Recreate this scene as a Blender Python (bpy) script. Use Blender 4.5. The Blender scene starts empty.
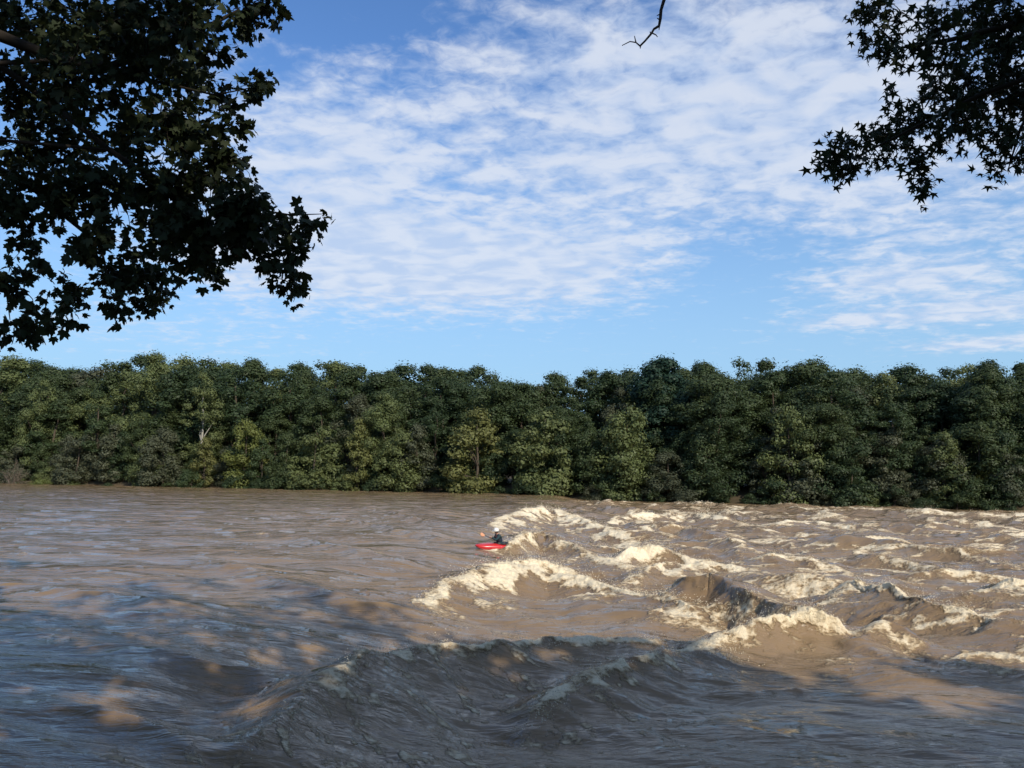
import bpy, math, random
import numpy as np
from mathutils import Matrix, Vector

R = math.radians
rng = np.random.default_rng(7)
random.seed(7)
S = bpy.context.scene
COL = S.collection

# ------------------------------------------------------------------ camera
CAM = np.array((0.0, 0.0, 3.3))
F = 827.0
PITCH, ROLL = R(6.15), R(0.62)
RM = np.array((Matrix.Rotation(R(90) + PITCH, 3, 'X') @ Matrix.Rotation(ROLL, 3, 'Z')))

def ray(px, py):
    d = RM @ np.array(((px - 512) / F, -(py - 384) / F, -1.0))
    return d / np.linalg.norm(d)

def at_depth(px, py, y):
    """world point on the sight line of a picture point at distance y in front of the camera"""
    d = ray(px, py)
    return CAM + d * (y / d[1])

# ------------------------------------------------------------------ noise
def _hash(ix, iy, seed):
    h = (ix.astype(np.uint32) * np.uint32(374761393) + iy.astype(np.uint32) * np.uint32(668265263) + np.uint32((seed * 1442695041) & 0xffffffff))
    h = (h ^ (h >> np.uint32(13))) * np.uint32(1274126177)
    return h ^ (h >> np.uint32(16))

def perlin(x, y, seed=0):
    x0 = np.floor(x); y0 = np.floor(y)
    fx = (x - x0).astype(np.float32); fy = (y - y0).astype(np.float32)
    ix = x0.astype(np.int64); iy = y0.astype(np.int64)
    u = fx * fx * fx * (fx * (fx * 6 - 15) + 10); v = fy * fy * fy * (fy * (fy * 6 - 15) + 10)
    def g(dx, dy):
        a = _hash(ix + dx, iy + dy, seed).astype(np.float32) * np.float32(2 * math.pi / 4294967296.0)
        return np.cos(a) * (fx - dx) + np.sin(a) * (fy - dy)
    n0 = g(0, 0); n1 = g(1, 0); n2 = g(0, 1); n3 = g(1, 1)
    a = n0 + u * (n1 - n0); b = n2 + u * (n3 - n2)
    return (a + v * (b - a)) * 1.45

def fbm(x, y, oct=3, seed=0, gain=0.5):
    s = 0; a = 1.0; f = 1.0
    for k in range(oct):
        s = s + a * perlin(x * f + 13.7 * k, y * f - 7.1 * k, seed + k)
        a *= gain; f *= 2.03
    return s

def ridge(x, y, oct=3, seed=0, gain=0.5):
    s = 0; a = 1.0; f = 1.0; n = 0
    for k in range(oct):
        s = s + a * (1 - 2 * np.abs(perlin(x * f + 5.1 * k, y * f + 3.3 * k, seed + k))); n += a
        a *= gain; f *= 2.1
    return s / n

def sstep(a, b, x):
    t = np.clip((x - a) / (b - a), 0, 1)
    return t * t * (3 - 2 * t)

# ------------------------------------------------------------------ material helpers
def new_mat(name):
    m = bpy.data.materials.new(name); m.use_nodes = True
    nt = m.node_tree; nt.nodes.clear()
    return m, nt

def nd(nt, t, **kw):
    n = nt.nodes.new(t)
    for k, v in kw.items():
        if k.startswith('i_'):
            n.inputs[k[2:].replace('_', ' ')].default_value = v
        else:
            setattr(n, k, v)
    return n

def mth(nt, op, a, b=None, c=None, clamp=False):
    n = nt.nodes.new('ShaderNodeMath'); n.operation = op; n.use_clamp = clamp
    for i, v in enumerate((a, b, c)):
        if v is None: continue
        if isinstance(v, (int, float)): n.inputs[i].default_value = v
        else: nt.links.new(v, n.inputs[i])
    return n.outputs[0]

def mixc(nt, fac, a, b):
    n = nt.nodes.new('ShaderNodeMix'); n.data_type = 'RGBA'
    if isinstance(fac, (int, float)): n.inputs[0].default_value = fac
    else: nt.links.new(fac, n.inputs[0])
    for i, v in ((6, a), (7, b)):
        if isinstance(v, tuple): n.inputs[i].default_value = (*v[:3], 1)
        else: nt.links.new(v, n.inputs[i])
    return n.outputs[2]

def mapr(nt, v, a, b, c=0.0, d=1.0, smooth=True):
    n = nt.nodes.new('ShaderNodeMapRange'); n.interpolation_type = 'SMOOTHSTEP' if smooth else 'LINEAR'
    nt.links.new(v, n.inputs[0])
    for i, x in enumerate((a, b, c, d)): n.inputs[i + 1].default_value = x
    return n.outputs[0]

def simple_mat(name, col, rough=0.6, spec=0.5, noise=0.25, scale=6.0, bump=0.0, coat=0.0):
    m, nt = new_mat(name)
    out = nd(nt, 'ShaderNodeOutputMaterial'); b = nd(nt, 'ShaderNodeBsdfPrincipled')
    tc = nd(nt, 'ShaderNodeTexCoord')
    n = nd(nt, 'ShaderNodeTexNoise'); n.inputs['Scale'].default_value = scale; n.inputs['Detail'].default_value = 5
    nt.links.new(tc.outputs['Object'], n.inputs['Vector'])
    c = mixc(nt, n.outputs[0], tuple(x * (1 - noise) for x in col), tuple(min(1, x * (1 + noise)) for x in col))
    nt.links.new(c, b.inputs['Base Color'])
    b.inputs['Roughness'].default_value = rough; b.inputs['Specular IOR Level'].default_value = spec
    b.inputs['Coat Weight'].default_value = coat
    if bump:
        bp = nd(nt, 'ShaderNodeBump'); bp.inputs['Distance'].default_value = bump
        nt.links.new(n.outputs[0], bp.inputs['Height']); nt.links.new(bp.outputs[0], b.inputs['Normal'])
    nt.links.new(b.outputs[0], out.inputs[0])
    return m

def leaf_mat(name, col, var=0.22, trans=0.3, rough=0.55, spec=0.25, tint=None):
    """leaf surface: own colour, small differences from leaf to leaf and plant to plant"""
    m, nt = new_mat(name)
    out = nd(nt, 'ShaderNodeOutputMaterial')
    at = nd(nt, 'ShaderNodeAttribute', attribute_name='leafvar')
    oi = nd(nt, 'ShaderNodeObjectInfo')
    lo = tuple(x * (1 - var) for x in col); hi = tuple(x * (1 + var) for x in col)
    c = mixc(nt, at.outputs['Fac'], lo, hi)
    t2 = tint or (col[0] * 1.45, col[1] * 1.12, col[2] * 0.8)
    c = mixc(nt, mth(nt, 'MULTIPLY', oi.outputs['Random'], 0.6), c, t2)
    b = nd(nt, 'ShaderNodeBsdfPrincipled')
    nt.links.new(c, b.inputs['Base Color'])
    b.inputs['Roughness'].default_value = rough; b.inputs['Specular IOR Level'].default_value = spec
    tr = nd(nt, 'ShaderNodeBsdfTranslucent')
    hs = nd(nt, 'ShaderNodeHueSaturation'); hs.inputs['Hue'].default_value = 0.48; hs.inputs['Saturation'].default_value = 1.1; hs.inputs['Value'].default_value = 1.3
    nt.links.new(c, hs.inputs['Color']); nt.links.new(hs.outputs[0], tr.inputs['Color'])
    mx = nd(nt, 'ShaderNodeMixShader'); mx.inputs[0].default_value = trans
    nt.links.new(b.outputs[0], mx.inputs[1]); nt.links.new(tr.outputs[0], mx.inputs[2])
    nt.links.new(mx.outputs[0], out.inputs[0])
    return m

# ------------------------------------------------------------------ mesh helpers
def mesh_np(name, verts, faces, mat=None, smooth=False, attrs=None):
    """verts (n,3); faces (m,k) all of the same size"""
    verts = np.ascontiguousarray(verts, np.float32); faces = np.ascontiguousarray(faces, np.int32)
    me = bpy.data.meshes.new(name)
    me.vertices.add(len(verts)); me.vertices.foreach_set('co', verts.ravel())
    k = faces.shape[1]
    me.loops.add(faces.size); me.loops.foreach_set('vertex_index', faces.ravel())
    me.polygons.add(len(faces)); me.polygons.foreach_set('loop_start', np.arange(0, faces.size, k, dtype=np.int32))
    if smooth: me.polygons.foreach_set('use_smooth', np.ones(len(faces), bool))
    me.update(calc_edges=True)
    if attrs:
        for an, av in attrs.items():
            a = me.attributes.new(an, 'FLOAT', 'POINT'); a.data.foreach_set('value', np.ascontiguousarray(av, np.float32))
    if mat: me.materials.append(mat)
    return me

def link(name, me, parent=None):
    o = bpy.data.objects.new(name, me); COL.objects.link(o)
    if parent is not None: o.parent = parent
    return o

def empty(name, loc=(0, 0, 0), rz=0.0):
    o = bpy.data.objects.new(name, None); COL.objects.link(o)
    o.location = loc; o.rotation_euler = (0, 0, rz); o.empty_display_size = 0.3
    return o

def tag(o, label=None, cat=None, group=None, kind=None):
    if label: o['label'] = label
    if cat: o['category'] = cat
    if group: o['group'] = group
    if kind: o['kind'] = kind
    return o

def copy_tree(o, parent=None):
    c = o.copy(); COL.objects.link(c); c.parent = parent
    for ch in o.children: copy_tree(ch, c)
    return c

class Geo:
    """collects tubes and other shapes into one mesh of quads"""
    def __init__(s): s.v = []; s.f = []; s.n = 0
    def add(s, v, f):
        s.v.append(np.asarray(v, np.float32)); s.f.append(np.asarray(f, np.int32) + s.n); s.n += len(v)
    def tube(s, pts, rad, seg=6):
        pts = np.asarray(pts, float); rad = np.asarray(rad, float); n = len(pts)
        t = np.gradient(pts, axis=0); t /= np.linalg.norm(t, axis=1)[:, None] + 1e-9
        up = np.array((0, 0, 1.0)) if abs(t[0, 2]) < 0.9 else np.array((1.0, 0, 0))
        V = []
        for i in range(n):
            u = np.cross(t[i], up); u /= np.linalg.norm(u) + 1e-9; w = np.cross(u, t[i])
            a = np.arange(seg) * 2 * math.pi / seg
            V.append(pts[i] + rad[i] * (np.cos(a)[:, None] * u + np.sin(a)[:, None] * w)); up = w
        V = np.concatenate(V); Fc = []
        for i in range(n - 1):
            for k in range(seg):
                Fc.append((i * seg + k, i * seg + (k + 1) % seg, (i + 1) * seg + (k + 1) % seg, (i + 1) * seg + k))
        e = len(V); V = np.concatenate([V, pts[-1:] + t[-1] * rad[-1]])
        for k in range(seg):
            Fc.append(((n - 1) * seg + k, (n - 1) * seg + (k + 1) % seg, e, e))
        tri = [q for q in Fc if q[2] == q[3]]; Fc = [q for q in Fc if q[2] != q[3]]
        # caps as thin quads keep one face size
        for q in tri: Fc.append((q[0], q[1], e, q[0])) if False else None
        s.add(V, Fc)
    def mesh(s, name, mat, smooth=True):
        return mesh_np(name, np.concatenate(s.v), np.concatenate(s.f), mat, smooth)

def wobble(p0, p1, n, amp, sag=0.0):
    p0 = np.asarray(p0, float); p1 = np.asarray(p1, float)
    t = np.linspace(0, 1, n)[:, None]
    P = p0 + (p1 - p0) * t
    L = np.linalg.norm(p1 - p0)
    J = rng.normal(0, amp * L, (n, 3)); J[0] = 0; J[-1] = 0
    P = P + J
    P[:, 2] += sag * L * 4 * (t * (1 - t))[:, 0]
    return P

# ------------------------------------------------------------------ sun, sky, view
SUN_EL = R(33)
SUN_H = np.array((0.56, -0.83)); SUN_H /= np.linalg.norm(SUN_H)
to_sun = Vector((SUN_H[0] * math.cos(SUN_EL), SUN_H[1] * math.cos(SUN_EL), math.sin(SUN_EL)))
sl = bpy.data.lights.new('sun', 'SUN'); sl.energy = 5.0; sl.angle = R(0.53); sl.color = (1.0, 0.91, 0.78)
so = bpy.data.objects.new('sun', sl); COL.objects.link(so)
so.rotation_euler = to_sun.to_track_quat('Z', 'Y').to_euler()

W = bpy.data.worlds.new('World'); S.world = W; W.use_nodes = True
nt = W.node_tree; nt.nodes.clear()
wo = nd(nt, 'ShaderNodeOutputWorld'); bg = nd(nt, 'ShaderNodeBackground'); bg.inputs['Strength'].default_value = 0.15
sky = nd(nt, 'ShaderNodeTexSky', sky_type='NISHITA'); sky.sun_disc = False
sky.sun_elevation = SUN_EL; sky.sun_rotation = math.atan2(SUN_H[0], SUN_H[1])
sky.air_density = 1.0; sky.dust_density = 0.6; sky.ozone_density = 1.6
tc = nd(nt, 'ShaderNodeTexCoord'); sx = nd(nt, 'ShaderNodeSeparateXYZ')
nt.links.new(tc.outputs['Generated'], sx.inputs[0])
X, Y, Z = sx.outputs
az = mth(nt, 'MULTIPLY', mth(nt, 'ARCTAN2', X, Y), 57.2958)
el = mth(nt, 'MULTIPLY', mth(nt, 'ARCSINE', mth(nt, 'MINIMUM', mth(nt, 'MAXIMUM', Z, -1.0), 1.0)), 57.2958)
zc = mth(nt, 'ADD', mth(nt, 'MAXIMUM', Z, 0.0), 0.10)
cx = nd(nt, 'ShaderNodeCombineXYZ')
nt.links.new(mth(nt, 'DIVIDE', X, zc), cx.inputs[0]); nt.links.new(mth(nt, 'DIVIDE', Y, zc), cx.inputs[1])
def wnoise(scale, detail, rough, rot=0.0, sc=(1, 1, 1), dist=0.0, loc=(0, 0, 0)):
    mp = nd(nt, 'ShaderNodeMapping'); mp.inputs['Rotation'].default_value = (0, 0, rot); mp.inputs['Scale'].default_value = sc; mp.inputs['Location'].default_value = loc
    nt.links.new(cx.outputs[0], mp.inputs[0])
    n = nd(nt, 'ShaderNodeTexNoise'); n.inputs['Scale'].default_value = scale; n.inputs['Detail'].default_value = detail
    n.inputs['Roughness'].default_value = rough; n.inputs['Distortion'].default_value = dist
    nt.links.new(mp.outputs[0], n.inputs['Vector'])
    return n.outputs[0]
big = wnoise(1.1, 3, 0.5, 0.3, loc=(3.1, 1.7, 0))
mid = wnoise(7.5, 4, 0.5, 0.35, sc=(1.0, 1.2, 1), dist=0.45)
fine = wnoise(24, 5, 0.6, 0.35, sc=(1.0, 1.05, 1), dist=0.5)
n = mth(nt, 'ADD', mth(nt, 'MULTIPLY', mid, 0.72), mth(nt, 'ADD', mth(nt, 'MULTIPLY', fine, 0.58), mth(nt, 'MULTIPLY', big, 0.3)))
# cloud banks: centre azimuth, centre elevation (degrees), widths, strength
def azel(px, py):
    d = ray(px, py); return math.degrees(math.atan2(d[0], d[1])), math.degrees(math.asin(d[2]))
cov = None
def blob(px, py, rx, ry, w):
    global cov
    a0, e0 = azel(px, py)
    u = mth(nt, 'DIVIDE', mth(nt, 'SUBTRACT', az, a0), rx / 14.4); v = mth(nt, 'DIVIDE', mth(nt, 'SUBTRACT', el, e0), ry / 14.4)
    q = mth(nt, 'ADD', mth(nt, 'MULTIPLY', u, u), mth(nt, 'MULTIPLY', v, v))
    g = mth(nt, 'MULTIPLY', mth(nt, 'EXPONENT', mth(nt, 'MULTIPLY', q, -1.0)), w)
    cov = g if cov is None else mth(nt, 'ADD', cov, g)
for b in ((470, 130, 250, 120, .30), (320, 120, 130, 120, .18), (290, 250, 120, 60, .14), (760, 90, 230, 120, .36), (455, 268, 250, 44, .64), (330, 190, 120, 80, .14), (960, 120, 200, 130, .26),
          (620, 30, 150, 80, .15), (330, 0, 110, 55, -.32), (750, 262, 80, 45, -.30), (880, 282, 110, 16, .36), (840, 322, 75, 11, .38),
          (990, 308, 80, 16, .42), (985, 344, 80, 8, .52), (100, 330, 160, 30, .22), (960, 235, 140, 30, .16),
          (250, 110, 120, 120, .12), (560, 170, 120, 30, .12), (820, 190, 120, 30, .10)):
    blob(*b)
gen = mapr(nt, el, 31, 46, 0.0, 0.30)         # broken cloud goes on overhead, out of view, cover set to lighten the shade
cov = mth(nt, 'ADD', cov, gen)
dens = mapr(nt, mth(nt, 'ADD', n, cov), 0.91, 1.40, 0.0, 1.0)
dens = mth(nt, 'MULTIPLY', dens, mapr(nt, el, 1.0, 7.0, 0.25, 1.0))
dens = mth(nt, 'MULTIPLY', dens, 0.86)
cl_c = mixc(nt, mapr(nt, mid, 0.35, 0.65), (3.55, 4.35, 5.8), (4.9, 5.3, 6.05))
tn = nd(nt, 'ShaderNodeVectorMath', operation='MULTIPLY'); tn.inputs[1].default_value = (0.61, 0.86, 1.17)
nt.links.new(sky.outputs[0], tn.inputs[0])
hz = mixc(nt, mapr(nt, el, -2.0, 29.0, .95, 0.0), tn.outputs[0], (2.55, 4.1, 5.55))
skyc = mixc(nt, dens, hz, cl_c)
nt.links.new(skyc, bg.inputs['Color']); nt.links.new(bg.outputs[0], wo.inputs[0])

S.view_settings.view_transform = 'Standard'; S.view_settings.look = 'None'
S.view_settings.exposure = 0.0; S.view_settings.gamma = 1.0; S.view_settings.use_curve_mapping = False

cd = bpy.data.cameras.new('camera'); cd.sensor_width = 36.0; cd.lens = 36.0 * F / 1024.0
cd.clip_start = 0.05; cd.clip_end = 12000
co = bpy.data.objects.new('camera', cd); COL.objects.link(co)
co.matrix_world = Matrix.Translation(CAM.tolist()) @ Matrix(RM.tolist()).to_4x4()
S.camera = co

# ------------------------------------------------------------------ river layout
FD = np.array((0.927, -0.376)); FN = np.array((0.376, 0.927))      # along the banks / across, away from the camera
NEAR_V = 4.4                                                       # near waterline, distance across the flow
FAR_V = float(FN @ np.array((60.0, 106.0)))                        # far waterline

def base_level(x, y):
    xl = -4.5 + 0.11 * y
    d = sstep(-5.2, 3.8, x - xl)
    u = x * FD[0] + y * FD[1]
    return -0.72 * d - 0.0035 * np.clip(u, 0, 300)

def unproj(px, py, dz=0.0):
    z = 0.0; d = ray(px, py)
    for _ in range(25):
        p = CAM + d * ((z - CAM[2]) / d[2]); z = 0.5 * z + 0.5 * (float(base_level(p[0], p[1])) + dz)
    return np.array((p[0], p[1]))

# crest lines: (picture points with height and foam) and widths behind / in front, foam run-out in front
WAVES = [
 ('a', [(225, 752, .10, .1), (258, 728, .32, .35), (292, 703, .46, .5), (345, 664, .52, .8), (385, 652, .5, .8), (430, 646, .5, .75), (485, 641, .5, .7), (560, 636, .42, .9), (630, 633, .40, .8), (700, 642, .22, .5), (745, 650, .05, .3)], .75, 1.25, 0.6),
 ('b', [(515, 722, .03, .1), (535, 706, .15, .5), (556, 690, .32, .95), (590, 668, .48, .95), (628, 655, .5, .8), (680, 649, .42, .6), (725, 650, .2, .35), (760, 655, .05, .2)], .7, .95, 0.75),
 ('c', [(418, 594, .05, .7), (448, 578, .28, 1.), (480, 567, .46, 1.), (525, 562, .55, 1.), (570, 568, .45, 1.), (610, 582, .30, .95), (655, 596, .22, .8), (715, 610, .14, .7), (765, 618, .05, .6)], 1.2, 1.5, 2.8),
 ('d', [(640, 596, .10, .25), (668, 584, .40, .5), (690, 577, .85, .45), (715, 575, .95, .12), (750, 584, .92, .1), (785, 600, .75, .15), (812, 614, .35, .3)], 1.7, .85, 0.75),
 ('d2', [(668, 606, .10, .9), (690, 612, .14, 1.), (720, 622, .10, .7)], .5, .5, 0.5),
 ('d3', [(735, 606, .3, .15), (765, 600, .5, .1), (800, 612, .3, .2)], .6, .5, 0.2),
 ('e', [(668, 652, .06, .8), (700, 638, .22, 1.), (735, 629, .36, 1.), (770, 615, .66, 1.), (800, 609, .74, .95), (828, 612, .66, .6), (858, 624, .3, .25)], .8, .7, 0.8),
 ('f', [(840, 640, .12, .3), (862, 628, .38, .35), (885, 621, .5, .2), (908, 626, .4, .25), (930, 638, .12, .3)], .7, .8, 0.25),
 ('g', [(826, 594, .2, .8), (846, 584, .42, .8), (868, 580, .55, .85), (900, 590, .52, 1.), (935, 600, .46, 1.), (970, 608, .36, 1.), (1005, 616, .2, .7)], 1.0, 1.0, 1.8),
 ('g2', [(930, 617, .05, .1), (965, 612, .28, .2), (1000, 618, .34, .4), (1030, 622, .3, .6), (1070, 628, .1, .3)], .7, .6, 0.4),
 ('h', [(500, 541, .30, .9), (520, 532, .62, .8), (545, 531, .66, .35), (572, 541, .5, .8), (600, 553, .32, .9), (640, 566, .1, .7)], 1.6, 1.3, 2.0),
 ('i', [(492, 520, .2, .9), (520, 510, .62, 1.), (545, 508, .72, .9), (575, 515, .6, 1.), (610, 528, .36, 1.), (640, 540, .1, .8)], 2.0, 2.4, 4.2),
 ('j', [(606, 556, .25, 1.), (630, 545, .58, 1.), (655, 544, .62, 1.), (685, 551, .36, 1.), (720, 560, .1, .8)], 1.1, .9, 1.8),
 ('j2', [(625, 575, .1, .6), (655, 565, .28, 1.), (700, 562, .3, 1.), (745, 570, .1, .8)], .9, .9, 1.7),
 ('k', [(600, 521, .1, .8), (640, 514, .42, 1.), (690, 512, .55, 1.), (720, 518, .3, .9), (760, 524, .05, .6)], 1.8, 1.8, 3.0),
 ('l', [(640, 530, .1, .4), (668, 524, .45, .8), (700, 528, .1, .5)], 1.4, 1.2, 0.8),
 ('m', [(775, 507, .4, 1.), (830, 508, .8, 1.), (890, 511, .65, 1.), (950, 513, .9, 1.), (1030, 516, .8, 1.), (1120, 520, .6, 1.)], 2.6, 2.6, 1.5),
 ('n', [(760, 526, .05, .6), (800, 521, .34, 1.), (850, 524, .3, 1.), (900, 531, .05, .6)], 1.6, 1.4, 1.8),
 ('o', [(838, 545, .05, .6), (868, 538, .42, 1.), (900, 540, .32, .9), (930, 546, .05, .5)], 1.2, 1.0, 1.2),
 ('p', [(905, 572, .05, .7), (940, 563, .4, .9), (975, 566, .3, .8), (1010, 574, .1, .6)], 1.0, .9, 1.2),
 ('q', [(975, 590, .1, .9), (1005, 581, .4, 1.), (1040, 586, .3, 1.), (1080, 594, .1, .7)], .9, .9, 1.5),
 ('r', [(735, 566, .1, .7), (775, 558, .36, .9), (815, 562, .28, .9), (850, 570, .05, .7)], 1.0, .9, 1.3),
 ('t1', [(310, 503, 0, 0), (370, 508, .16, 0), (430, 519, .2, 0), (480, 531, .1, 0)], .7, .6, .1),
 ('t2', [(280, 512, 0, 0), (350, 519, .15, 0), (420, 532, .2, 0), (470, 544, .1, 0)], .7, .55, .1),
 ('t3', [(230, 528, 0, 0), (300, 538, .14, 0), (370, 551, .16, 0), (430, 566, .05, 0)], .7, .55, .1),
 ('t4', [(150, 552, 0, 0), (240, 566, .13, 0), (320, 590, .16, 0), (390, 603, .12, 0), (450, 596, 0, 0)], .8, .6, .1),
 ('t5', [(60, 640, 0, 0), (160, 650, .12, 0), (250, 668, .14, 0), (300, 676, 0, 0)], .6, .45, .1),
 ('t6', [(-60, 575, 0, 0), (60, 585, .13, 0), (150, 600, .14, 0), (230, 625, 0, 0)], .8, .6, .1),
 ('t7', [(20, 700, 0, 0), (110, 712, .1, 0), (190, 735, .12, 0), (230, 760, 0, 0)], .5, .35, .1),
 ('t8', [(700, 690, 0, 0), (790, 684, .1, 0), (880, 690, .12, 0), (960, 700, 0, 0)], .6, .4, .1),
 ('t9', [(560, 735, 0, 0), (650, 722, .1, 0), (740, 724, .1, 0), (820, 735, 0, 0)], .5, .4, .1),
 ('s', [(915, 527, .1, .6), (950, 521, .46, .9), (985, 524, .3, .8), (1020, 530, .1, .6)], 1.6, 1.4, 1.8),
]
def resample(P, A, Fm, k=7):
    n = len(P); ts = np.linspace(0, n - 1, (n - 1) * k + 1)
    def cr(D):
        D = np.asarray(D, float); o_ = []
        for t in ts:
            i = min(int(t), n - 2); f = t - i
            p0 = D[max(i - 1, 0)]; p1 = D[i]; p2 = D[i + 1]; p3 = D[min(i + 2, n - 1)]
            o_.append(.5 * (2 * p1 + (p2 - p0) * f + (2 * p0 - 5 * p1 + 4 * p2 - p3) * f * f + (3 * p1 - p0 - 3 * p2 + p3) * f ** 3))
        return np.array(o_)
    lin = lambda D: np.interp(ts, np.arange(n), D)
    return cr(P), lin(A), lin(Fm)

def build_waves():
    out = []
    for name, pts, wb, wf, run in WAVES:
        k_ = {'a': .92, 'b': .95, 'm': .5, 'd': 1.12, 'e': .95, 'f': .95, 'g': 1.2}.get(name, 1.0 if name[0] == 't' else 1.25)
        A = np.array([p[2] for p in pts]) * k_; P = np.array([unproj(p[0], p[1], .75 * a_ + .25 * A.max()) for p, a_ in zip(pts, A)]); Fm = np.array([p[3] for p in pts])
        A[0] = A[-1] = 0.0
        out.append((name, *resample(P, A, Fm), wb, wf, run))
    r2 = np.random.default_rng(21)
    k = 0
    while k < 120:                      # smaller whitecaps over the whole rapid, and beyond the frame to the side
        px = r2.uniform(590, 1500); py = 505 + 115 * r2.random() ** 1.5
        p = unproj(px, py)
        if p @ FN > FAR_V - 4 or p[0] < 0.5: continue
        if p[1] < 18: continue
        ang = math.atan2(FD[1], FD[0]) + math.pi / 2 + r2.normal(0.95, 0.3)
        L = r2.uniform(1.0, 2.6) * (1 + p[1] / 60)
        a = r2.uniform(.16, .48) * (1 + p[1] / 240)
        d = np.array((math.cos(ang), math.sin(ang))); c = np.array((-d[1], d[0]))
        if d[0] < 0: d = -d
        t = np.linspace(-1, 1, 5)
        P = p + t[:, None] * d * L + (t[:, None] ** 2) * c * r2.normal(0, .25) * L
        A = a * (1 - t ** 2); fo = r2.uniform(.1, .95)
        out.append(('cap', *resample(P, A, np.full(5, fo) * (0.6 + 0.4 * (1 - t ** 2)), 4), r2.uniform(.6, 1.1) * (1 + p[1] / 120), r2.uniform(.5, .9) * (1 + p[1] / 120), r2.uniform(.3, .9)))
        k += 1
    return out
BW = build_waves()

def water(x, y):
    """height, foam cover and turbulence of the river surface at world x, y (flat arrays)"""
    x = np.asarray(x, np.float64); y = np.asarray(y, np.float64)
    z = base_level(x, y)
    u = x * FD[0] + y * FD[1]; v = x * FN[0] + y * FN[1]
    r = np.hypot(x, y)
    rapid = sstep(-3.0, 3.0, x - (-2.5 + 0.075 * y)) * sstep(15, 21, y + 0.12 * x) * sstep(FAR_V + 2, FAR_V - 6, v)
    rough_a = sstep(1.2, -.2, np.abs((x + .2) - .45 * (y - 14)) / 6.5) * sstep(20.5, 17, y)
    foam = np.zeros_like(x); turb = 0.12 + 0.55 * rapid
    wx = x + 0.28 * fbm(x * .55, y * .55, 3, 31); wy = y + 0.28 * fbm(x * .55 + 9, y * .55, 3, 37)
    brk = fbm(x * .8 + .3 * y, y * .55, 5, 131, .62)
    global DX, DY
    DX = np.zeros_like(x); DY = np.zeros_like(x)
    add = np.zeros_like(x); trough = np.zeros_like(x)
    for name, P, A, Fm, wb, wf, run in BW:
        pad = 3.2 * max(wb, wf, run)
        m = (wx > P[:, 0].min() - pad) & (wx < P[:, 0].max() + pad) & (wy > P[:, 1].min() - pad) & (wy < P[:, 1].max() + pad)
        idx = np.nonzero(m)[0]
        if len(idx) == 0: continue
        qx = wx[idx]; qy = wy[idx]
        nx = np.zeros(len(idx)); ny = np.zeros(len(idx)); best = np.full(len(idx), 1e9); sd = np.zeros(len(idx)); am = np.zeros(len(idx)); fm = np.zeros(len(idx))
        for i in range(len(P) - 1):
            e = P[i + 1] - P[i]; L2 = e @ e
            t = np.clip(((qx - P[i, 0]) * e[0] + (qy - P[i, 1]) * e[1]) / L2, 0, 1)
            dx = qx - P[i, 0] - t * e[0]; dy = qy - P[i, 1] - t * e[1]
            d = np.hypot(dx, dy); s = np.sign(dx * e[1] - dy * e[0])       # + in front of the crest (towards the camera for left-to-right lines)
            b = d < best
            nx[b] = e[1] / math.sqrt(L2); ny[b] = -e[0] / math.sqrt(L2); best[b] = d[b]; sd[b] = (d * s)[b]
            am[b] = (A[i] + (A[i + 1] - A[i]) * t)[b]; fm[b] = (Fm[i] + (Fm[i + 1] - Fm[i]) * t)[b]
        w = np.where(sd > 0, wf, wb) * .88
        prof = np.where(sd > 0, np.exp(-(best / w) ** 1.35), np.exp(-(best / w) ** 1.6))
        hgt = am * prof - .22 * am * np.exp(-((sd - 2.0 * wf) / (.9 * wf)) ** 2) - .34 * am * np.exp(-((sd + 2.5 * wb) / (1.3 * wb)) ** 2)
        lean = {'d': .26, 'd3': .1, 'g': .34, 'cap': .3}.get(name, .48) * am * np.clip(prof, 0, 1) ** 3 * (.75 + .6 * brk[idx])
        DX[idx] += nx * lean; DY[idx] += ny * lean
        hp = np.clip(hgt, 0, None)
        add[idx] = (add[idx] ** 3 + hp ** 3) ** (1 / 3)
        trough[idx] = np.minimum(trough[idx], np.clip(hgt, None, 0))
        rn = run * np.clip(.62 + .75 * brk[idx], .18, 1.25)
        band = np.where(sd > 0, .5 * np.exp(-(best / (1.45 * rn)) ** 2) + .5 * np.exp(-(best / (.6 * rn)) ** 2), np.exp(-(best / (0.26 * wb)) ** 2))
        foam[idx] = np.maximum(foam[idx], fm * band * np.clip(1.0 + .55 * brk[idx], .45, 1.15))
        turb[idx] = np.maximum(turb[idx], np.exp(-(best / (1.3 * max(w.max(), run))) ** 2) * (.35 + .5 * fm))
    z = z + add + trough * np.exp(-add / .12)
    # long undulations of the fast smooth water, drawn out along the flow
    z = z + 0.085 * fbm(u * .16, v * .42, 3, 3) * (1 + .6 * sstep(30, 90, r)) + 0.05 * fbm(u * .30, v * 1.2, 3, 9)
    # upstream tongue: a smooth hump then the glassy slide
    # choppy water
    ka = x * .85 - y * .53; kb = x * .53 + y * .85      # swell crests run away from the left bank of the picture plane
    ch = 0.26 * fbm(ka * .17, kb * .30, 2, 51) + 0.07 * fbm(u * .7, v * .9, 2, 57)
    z = z + ch * rapid * (1 + r / 140)
    fa = .55 * x - .83 * y; fb = .83 * x + .55 * y
    z = z + rough_a * (0.045 * fbm(fa * .35, fb * 1.1, 3, 61) + .008 * fbm(fa * 1.2, fb * 4, 2, 66))
    # ripples everywhere
    z = z + (0.010 + .014 * turb) * ridge(u * .6 + .3 * v, v * 2.2, 3, 71) * np.clip(1.3 - r / 90, .4, 1)
    # loose foam drifting down the rapid
    st = fbm(u * .22 + .5 * fbm(x * .4, y * .4, 2, 81), v * .5, 4, 83, .6)
    side = sstep(2, 8, x - 0.02 * y)
    foam = np.maximum(foam, rapid * side * np.clip(.21 + .95 * st, 0, .78))
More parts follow.
